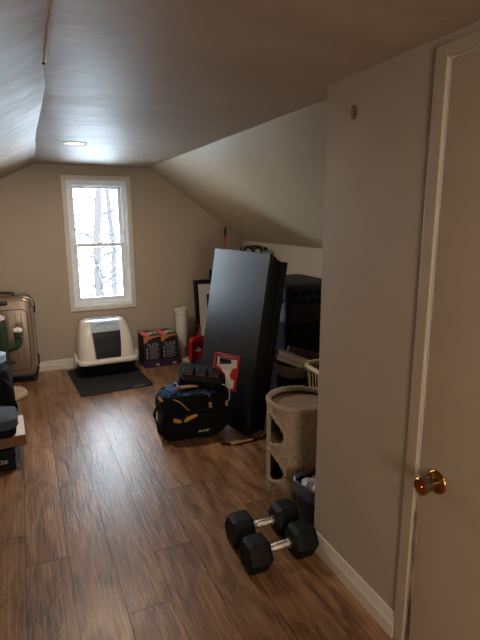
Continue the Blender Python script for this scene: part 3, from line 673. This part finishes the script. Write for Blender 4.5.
for j in range(40):
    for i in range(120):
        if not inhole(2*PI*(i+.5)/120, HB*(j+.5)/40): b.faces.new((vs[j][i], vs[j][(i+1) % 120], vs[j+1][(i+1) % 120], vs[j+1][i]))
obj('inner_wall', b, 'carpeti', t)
for zc, hh in holes:
    out = []
    for q in range(40): t_ = q/39; out.append((HL+hw(t_), zc-hh+2*hh*t_))
    for q in range(16): t_ = .95-.9*q/15; out.append((HL, zc-hh+2*hh*t_))
    P = [Vector(((R0-.003)*math.cos(HA+u/R0), (R0-.003)*math.sin(HA+u/R0), z)) for u, z in out]
    b = nb(); tube(b, P, .011, 8, closed=True); lump(b, .006, 140, zc); obj('opening_rim', b, 'carpet', t, ang=180)
b = nb(); P = [Vector(((R0-.006)*math.cos(a), (R0-.006)*math.sin(a), HB)) for a in [2*PI*i/120 for i in range(120)]]
tube(b, P, .015, 10, closed=True); lump(b, .006, 120, 3); obj('top_rim', b, 'carpet', t, ang=180)
for z, nm in ((HB-.03, 'top_bed'), (.30, 'inner_shelf'), (.004, 'bottom_disc')):
    b = nb(); prof = [(R0-.016, z-.006), (R0-.016, z+.004)]+[((R0-.016)*k/12, z+.004-.008*(1-(k/12)**2)) for k in range(11, 0, -1)]+[(.0005, z-.004)]
    prof[0] = (R0-.016, max(z-.006, .001)); lathe(b, prof, 72)
    if nm == 'top_bed':
        bmesh.ops.subdivide_edges(b, edges=[e for e in b.edges if e.calc_length() > .02], cuts=1); lump(b, .005, 110, 1)
    obj(nm, b, 'carpet', t, ang=180)

# ------------------------------------------------------------------ bin
t = thing('waste_bin', 'small dark bin with a grey liner stuffed with white plastic at the wall corner', 'bin', (1.232, 1.80, 0), math.radians(8)); t.scale = (.95, .95, .84)
b = nb(); rings = [rr(.155, .17, .03, 0), rr(.16, .175, .03, .01), rr(.205, .225, .035, .255), rr(.212, .232, .035, .262), rr(.205, .225, .035, .268), rr(.19, .21, .03, .262), rr(.15, .165, .03, .02)]
loft(b, rings); obj('bin_body', b, 'tub', t)
b = nb(); N_ = 56; base_ = resample(rr(.216, .236, .037, 0, n=6), N_)
rings = []
for (z, k, am) in ((.20, 1.0, .006), (.245, 1.02, .004), (.275, 1.02, .003), (.278, .95, .004), (.25, .88, .006), (.2, .8, .01)):
    rings.append([Vector((p.x*k+am*noise.noise(Vector((i*.6, z*30, 0))), p.y*k+am*noise.noise(Vector((i*.6, 9, z*30))), z+(.02*noise.noise(Vector((i*.35, 3, 0))) if k > .99 else 0))) for i, p in enumerate(base_)])
loft(b, rings, cap=(False, False)); obj('liner', b, 'bag', t, label='grey lavender liner film')
b = nb()
for q in range(9): ball(b, (rnd.uniform(-.06, .05), rnd.uniform(-.08, .06), .225+rnd.uniform(-.01, .03)), (.042, .04, .035), 3)
lump(b, .016, 40); obj('waste_bag', b, 'tissue', t, label='crumpled white plastic')

# ------------------------------------------------------------------ dumbbells
def dumbbell(loc, rz, roll, label):
    t = thing('hex_dumbbell', label, 'dumbbell', loc, rz, 'black hexagonal dumbbells on the floor')
    ap = .070; cr_ = ap/math.cos(PI/6)
    for sx in (-1, 1):
        b = nb()
        def hx(k, x): return [Vector((x, cr_*k*math.cos(PI/3*i), ap+cr_*k*math.sin(PI/3*i))) for i in range(6)]
        loft(b, [hx(k, sx*x) for k, x in ((.55, .060), (.84, .062), (1.0, .082), (1.0, .148), (.84, .168), (.78, .169), (.76, .166), (.3, .166))])
        bmesh.ops.bevel(b, geom=[e for e in b.edges if e.calc_length() > .04], offset=.004, segments=2, affect='EDGES')
        h = obj('hex_head', b, 'rubber', t, ang=25)
        b = nb(); lathe(b, [(.017, 0), (.022, .003), (.022, .012), (.017, .016)], 24, T((sx*.046, 0, ap), (0, sx*PI/2, 0))); obj('collar', b, 'chrome', t)
    b = nb(); lathe(b, [(.0145, -.06), (.0145, -.044), (.013, -.043), (.013, -.039), (.0175, -.036), (.0185, -.015), (.019, 0), (.0185, .015), (.0175, .036), (.013, .039), (.013, .043), (.0145, .044), (.0145, .06)], 28, T((0, 0, ap), (0, PI/2, 0))); obj('grip_bar', b, 'knurl', t, label='chrome knurled grip')
    return t
dumbbell((.922, 1.655, .0006), math.radians(1), 0, 'black hex dumbbell with chrome grip, the one nearer the camera')
dumbbell((.930, 1.832, .0006), math.radians(-1), 0, 'black hex dumbbell with chrome grip, the one nearer the carpeted barrel')

# ------------------------------------------------------------------ tool bag
TB = thing('tool_bag', 'open black tool bag with yellow pull strap on the floor before the black board', 'tool bag', (1.0, 3.07, 0), math.radians(-7)); TB.scale = (1.13, 1.05, 1.03)
b = nb(); loft(b, [rr(.36, .20, .06, 0), rr(.40, .24, .07, .02), rr(.425, .265, .08, .12), rr(.42, .25, .07, .24), rr(.40, .22, .06, .30), rr(.38, .20, .05, .305), rr(.36, .18, .05, .27)]); bmesh.ops.subdivide_edges(b, edges=[e for e in b.edges if e.calc_length() > .05], cuts=3, use_grid_fill=True); lump(b, .034, 8, 4); obj('bag_body', b, 'fabric', TB)
b = nb(); loft(b, [[Vector((p.x, p.z, p.y)) for p in rr(.26-k, .15-k, .03, y, .02, .115)] for y, k in ((-.11, 0), (-.15, .0), (-.162, .03))]); lump(b, .012, 12); fp = obj('front_pocket', b, 'fabric', TB)
text('logo_lettering', 'AWP', .024, 'white', TB, (.035, -.1665, .075), (PI/2, 0, 0), sx=1.25)
b = nb(); tube(b, smoothpath([(-.14, -.140, .16), (-.09, -.158, .155), (-.04, -.160, .175), (.0, -.155, .18)], 5), .0035, 8, flat=.014); obj('pull_strap', b, 'yellow', TB, label='yellow webbing strap')
b = nb(); tube(b, smoothpath([(-.15, -.11, .30), (-.10, -.14, .28), (-.05, -.145, .22)], 6), .004, 6); obj('piping', b, 'tan', TB, label='tan edge piping')
b = nb(); tube(b, smoothpath([(-.2, -.06, .27), (-.245, -.08, .20), (-.225, -.08, .10), (-.205, -.06, .03)], 6), .013, 8, flat=.005); obj('side_strap', b, 'fabric', TB)
for x, z in ((.085, .235), (.185, .235)):
    b = nb(); bb(b, x-.008, x+.008, -.145, -.125, z-.018, z+.018, .003); obj('buckle', b, 'tan', TB)
b = nb(); tube(b, smoothpath([(-.15, 0, .30), (-.1, .01, .345), (.08, .01, .35), (.15, 0, .30)], 6), .012, 8); obj('carry_handle', b, 'fabric', TB)
b = nb(); loft(b, [rr(.07, .045, .018, z, -.0, 0) for z in (0, .006)]); lump(b, .0, 1); obj('side_tab', b, 'tan', TB, loc=(-.19, -.08, .29), rot=(.6, .3, .3))
# gloves on the bag
g_ = thing('work_gloves', 'blue and grey work gloves stuffed in the left end of the tool bag', 'gloves', (.86, 3.07, .335), rot=(math.radians(12), math.radians(-6), math.radians(35)))
b = nb(); loft(b, [[Vector((p.z, p.x, p.y)) for p in rr(.09*w_, .035*w_, .015, x)] for x, w_ in ((-.05, .9), (-.02, 1), (.04, 1.05), (.07, .9))]); lump(b, .008, 30)
for q in range(4): tube(b, smoothpath([(-.045, -.033+.022*q, 0), (-.085, -.038+.024*q, .008), (-.115+.01*abs(q-1.5), -.04+.026*q, -.008)], 4), .0105, 8)
tube(b, smoothpath([(.02, -.04, 0), (-.01, -.07, .01), (-.04, -.075, .0)], 4), .011, 8); obj('glove_body', b, 'cyan', g_)
b = nb(); loft(b, [[Vector((p.z, p.x, p.y)) for p in rr(.095, .04, .018, x)] for x in (.06, .075, .11)]); obj('glove_cuff', b, 'blackp', g_)
b = nb(); bb(b, -.02, .02, -.05, -.02, .012, .024, .004); obj('red_patch', b, 'red', g_)
d_ = thing('hammer', 'hammer with pale wooden grip lying across the top of the tool bag', 'hammer', (.95, 3.03, .345), math.radians(-8))
b = nb(); tube(b, smoothpath([(-.05, 0, .01), (.03, 0, .012), (.13, .0, .01)], 5), .015, 10, flat=.011); obj('grip', b, 'tan', d_)
b = nb(); lathe(b, [(.014, -.06), (.016, -.055), (.016, -.03), (.011, -.025), (.012, .03), (.004, .06)], 16, T((-.06, 0, .015), (PI/2, 0, 0))); obj('head', b, 'blackp', d_)
# blue cloth strip
t = thing('blue_cloth', 'dark blue cloth folded along the front rim of the tool bag', 'cloth', (.99, 2.985, .30), math.radians(-10))
b = nb(); loft(b, [[Vector((p.z, p.x, p.y)) for p in rr(.05, .035, .012, x)] for x in [-.12+.02*i for i in range(12)]]); lump(b, .01, 25); obj('folded_cloth', b, mat_ if (mat_ := 'cyan') else 0, t)
# tool pouch belt on top
P_ = thing('tool_pouch', 'black tool pouch with pockets and thin red piping lying on top of the tool bag', 'pouch', (1.08, 3.10, .385), rot=(math.radians(16), math.radians(6), math.radians(-25))); P_.scale = (1.15, 1.2, 1.1)
b = nb(); loft(b, [rr(.27, .17, .04, -.02), rr(.29, .19, .05, 0), rr(.28, .18, .05, .035), rr(.23, .14, .04, .045)]); bmesh.ops.subdivide_edges(b, edges=[e for e in b.edges if e.calc_length() > .05], cuts=3, use_grid_fill=True); lump(b, .02, 9, 5); obj('pouch_body', b, 'fabric', P_)
for i in range(3):
    b = nb(); loft(b, [rr(.065, .085, .015, .03, -.08+.08*i, -.01), rr(.07, .09, .015, .047, -.08+.08*i, -.01), rr(.06, .08, .012, .060, -.08+.08*i, -.005)]); lump(b, .004, 30, i); pk = obj('pocket', b, 'blackp', P_)
    b = nb(); bb(b, -.03+.08*(i-1), .03+.08*(i-1), -.0555, -.052, .052, .055); obj('piping', b, 'redd', pk)
t = thing('belt_strap', 'black padded strap drooping from the pouch over the right side of the tool bag', 'strap', (1.17, 3.02, 0), 0)
b = nb(); tube(b, smoothpath([(-.1, -.03, .36), (-.02, -.06, .375), (.04, -.05, .33), (.045, -.06, .25)], 7), .028, 10, flat=.012); lump(b, .006, 30); obj('webbing', b, 'fabric', t)
b = nb(); tube(b, smoothpath([(.0, -.09, .375), (.045, -.10, .34), (.045, -.105, .27), (.02, -.10, .24)], 6), .0025, 6); obj('white_cord', b, 'white', t, label='thin pale cord')
# red tool case
t = thing('bit_case', 'open red plastic case with white insides leaning on the black board above the tool bag', 'tool case', (1.215, 3.02, .30), rot=(math.radians(-11), math.radians(5), math.radians(-44))); t.scale = (1.2, 1, .93)
b = nb(); 
frame(b, -.08, .08, 0, .27, .014, -.022, .022, .006); bb(b, -.07, .07, .012, .02, .01, .26); obj('case_shell', b, 'redd', t)
b = nb(); bb(b, -.064, .064, .0, .012, .015, .255, .003); obj('white_insert', b, 'white', t, label='white moulded insert')
b = nb(); prism(b, [(-.064, .17), (-.03, .16), (.0, .10), (-.015, .05), (-.064, .055)], -.014, .004, 'y'); prism(b, [(.064, .18), (.045, .17), (.03, .12), (.04, .09), (.064, .09)], -.014, .004, 'y'); bb(b, -.02, .0, -.01, .003, .02, .06, .003); obj('red_inserts', b, 'red', t)
b = nb(); bb(b, -.045, .025, -.018, .002, .205, .235, .006); tube(b, [(-.04, -.012, .195), (.03, -.012, .215)], .007, 8); obj('driver', b, 'blackp', t)
b = nb(); tube(b, smoothpath([(-.045, -.006, .0), (-.05, -.03, .0), (.05, -.03, .0), (.045, -.006, .0)], 5), .006, 8); obj('case_handle', b, 'redd', t, loc=(0, 0, .275), rot=(PI/2, 0, 0))
# strap with ring on floor
t = thing('ratchet_strap', 'black strap with a steel ring lying on the floor at the foot of the boards', 'strap', (1.27, 2.79, 0))
b = nb(); tube(b, smoothpath([(-.16, .01, .006), (-.08, -.035, .008), (.02, -.03, .006), (.12, -.02, .008), (.2, .0, .006)], 6), .016, 8, flat=.004); obj('webbing', b, 'fabric', t)
b = nb(); tube(b, [Vector((.115+.02*math.cos(a), -.03, .040+.02*math.sin(a))) for a in [2*PI*k/20 for k in range(20)]], .0032, 6, closed=True, up=Vector((0, 1, 0))); obj('steel_ring', b, 'chrome', t)
b = nb(); bb(b, -.11, .05, -.045, -.02, .010, .016, .003); obj('leather_patch', b, 'tan', t)
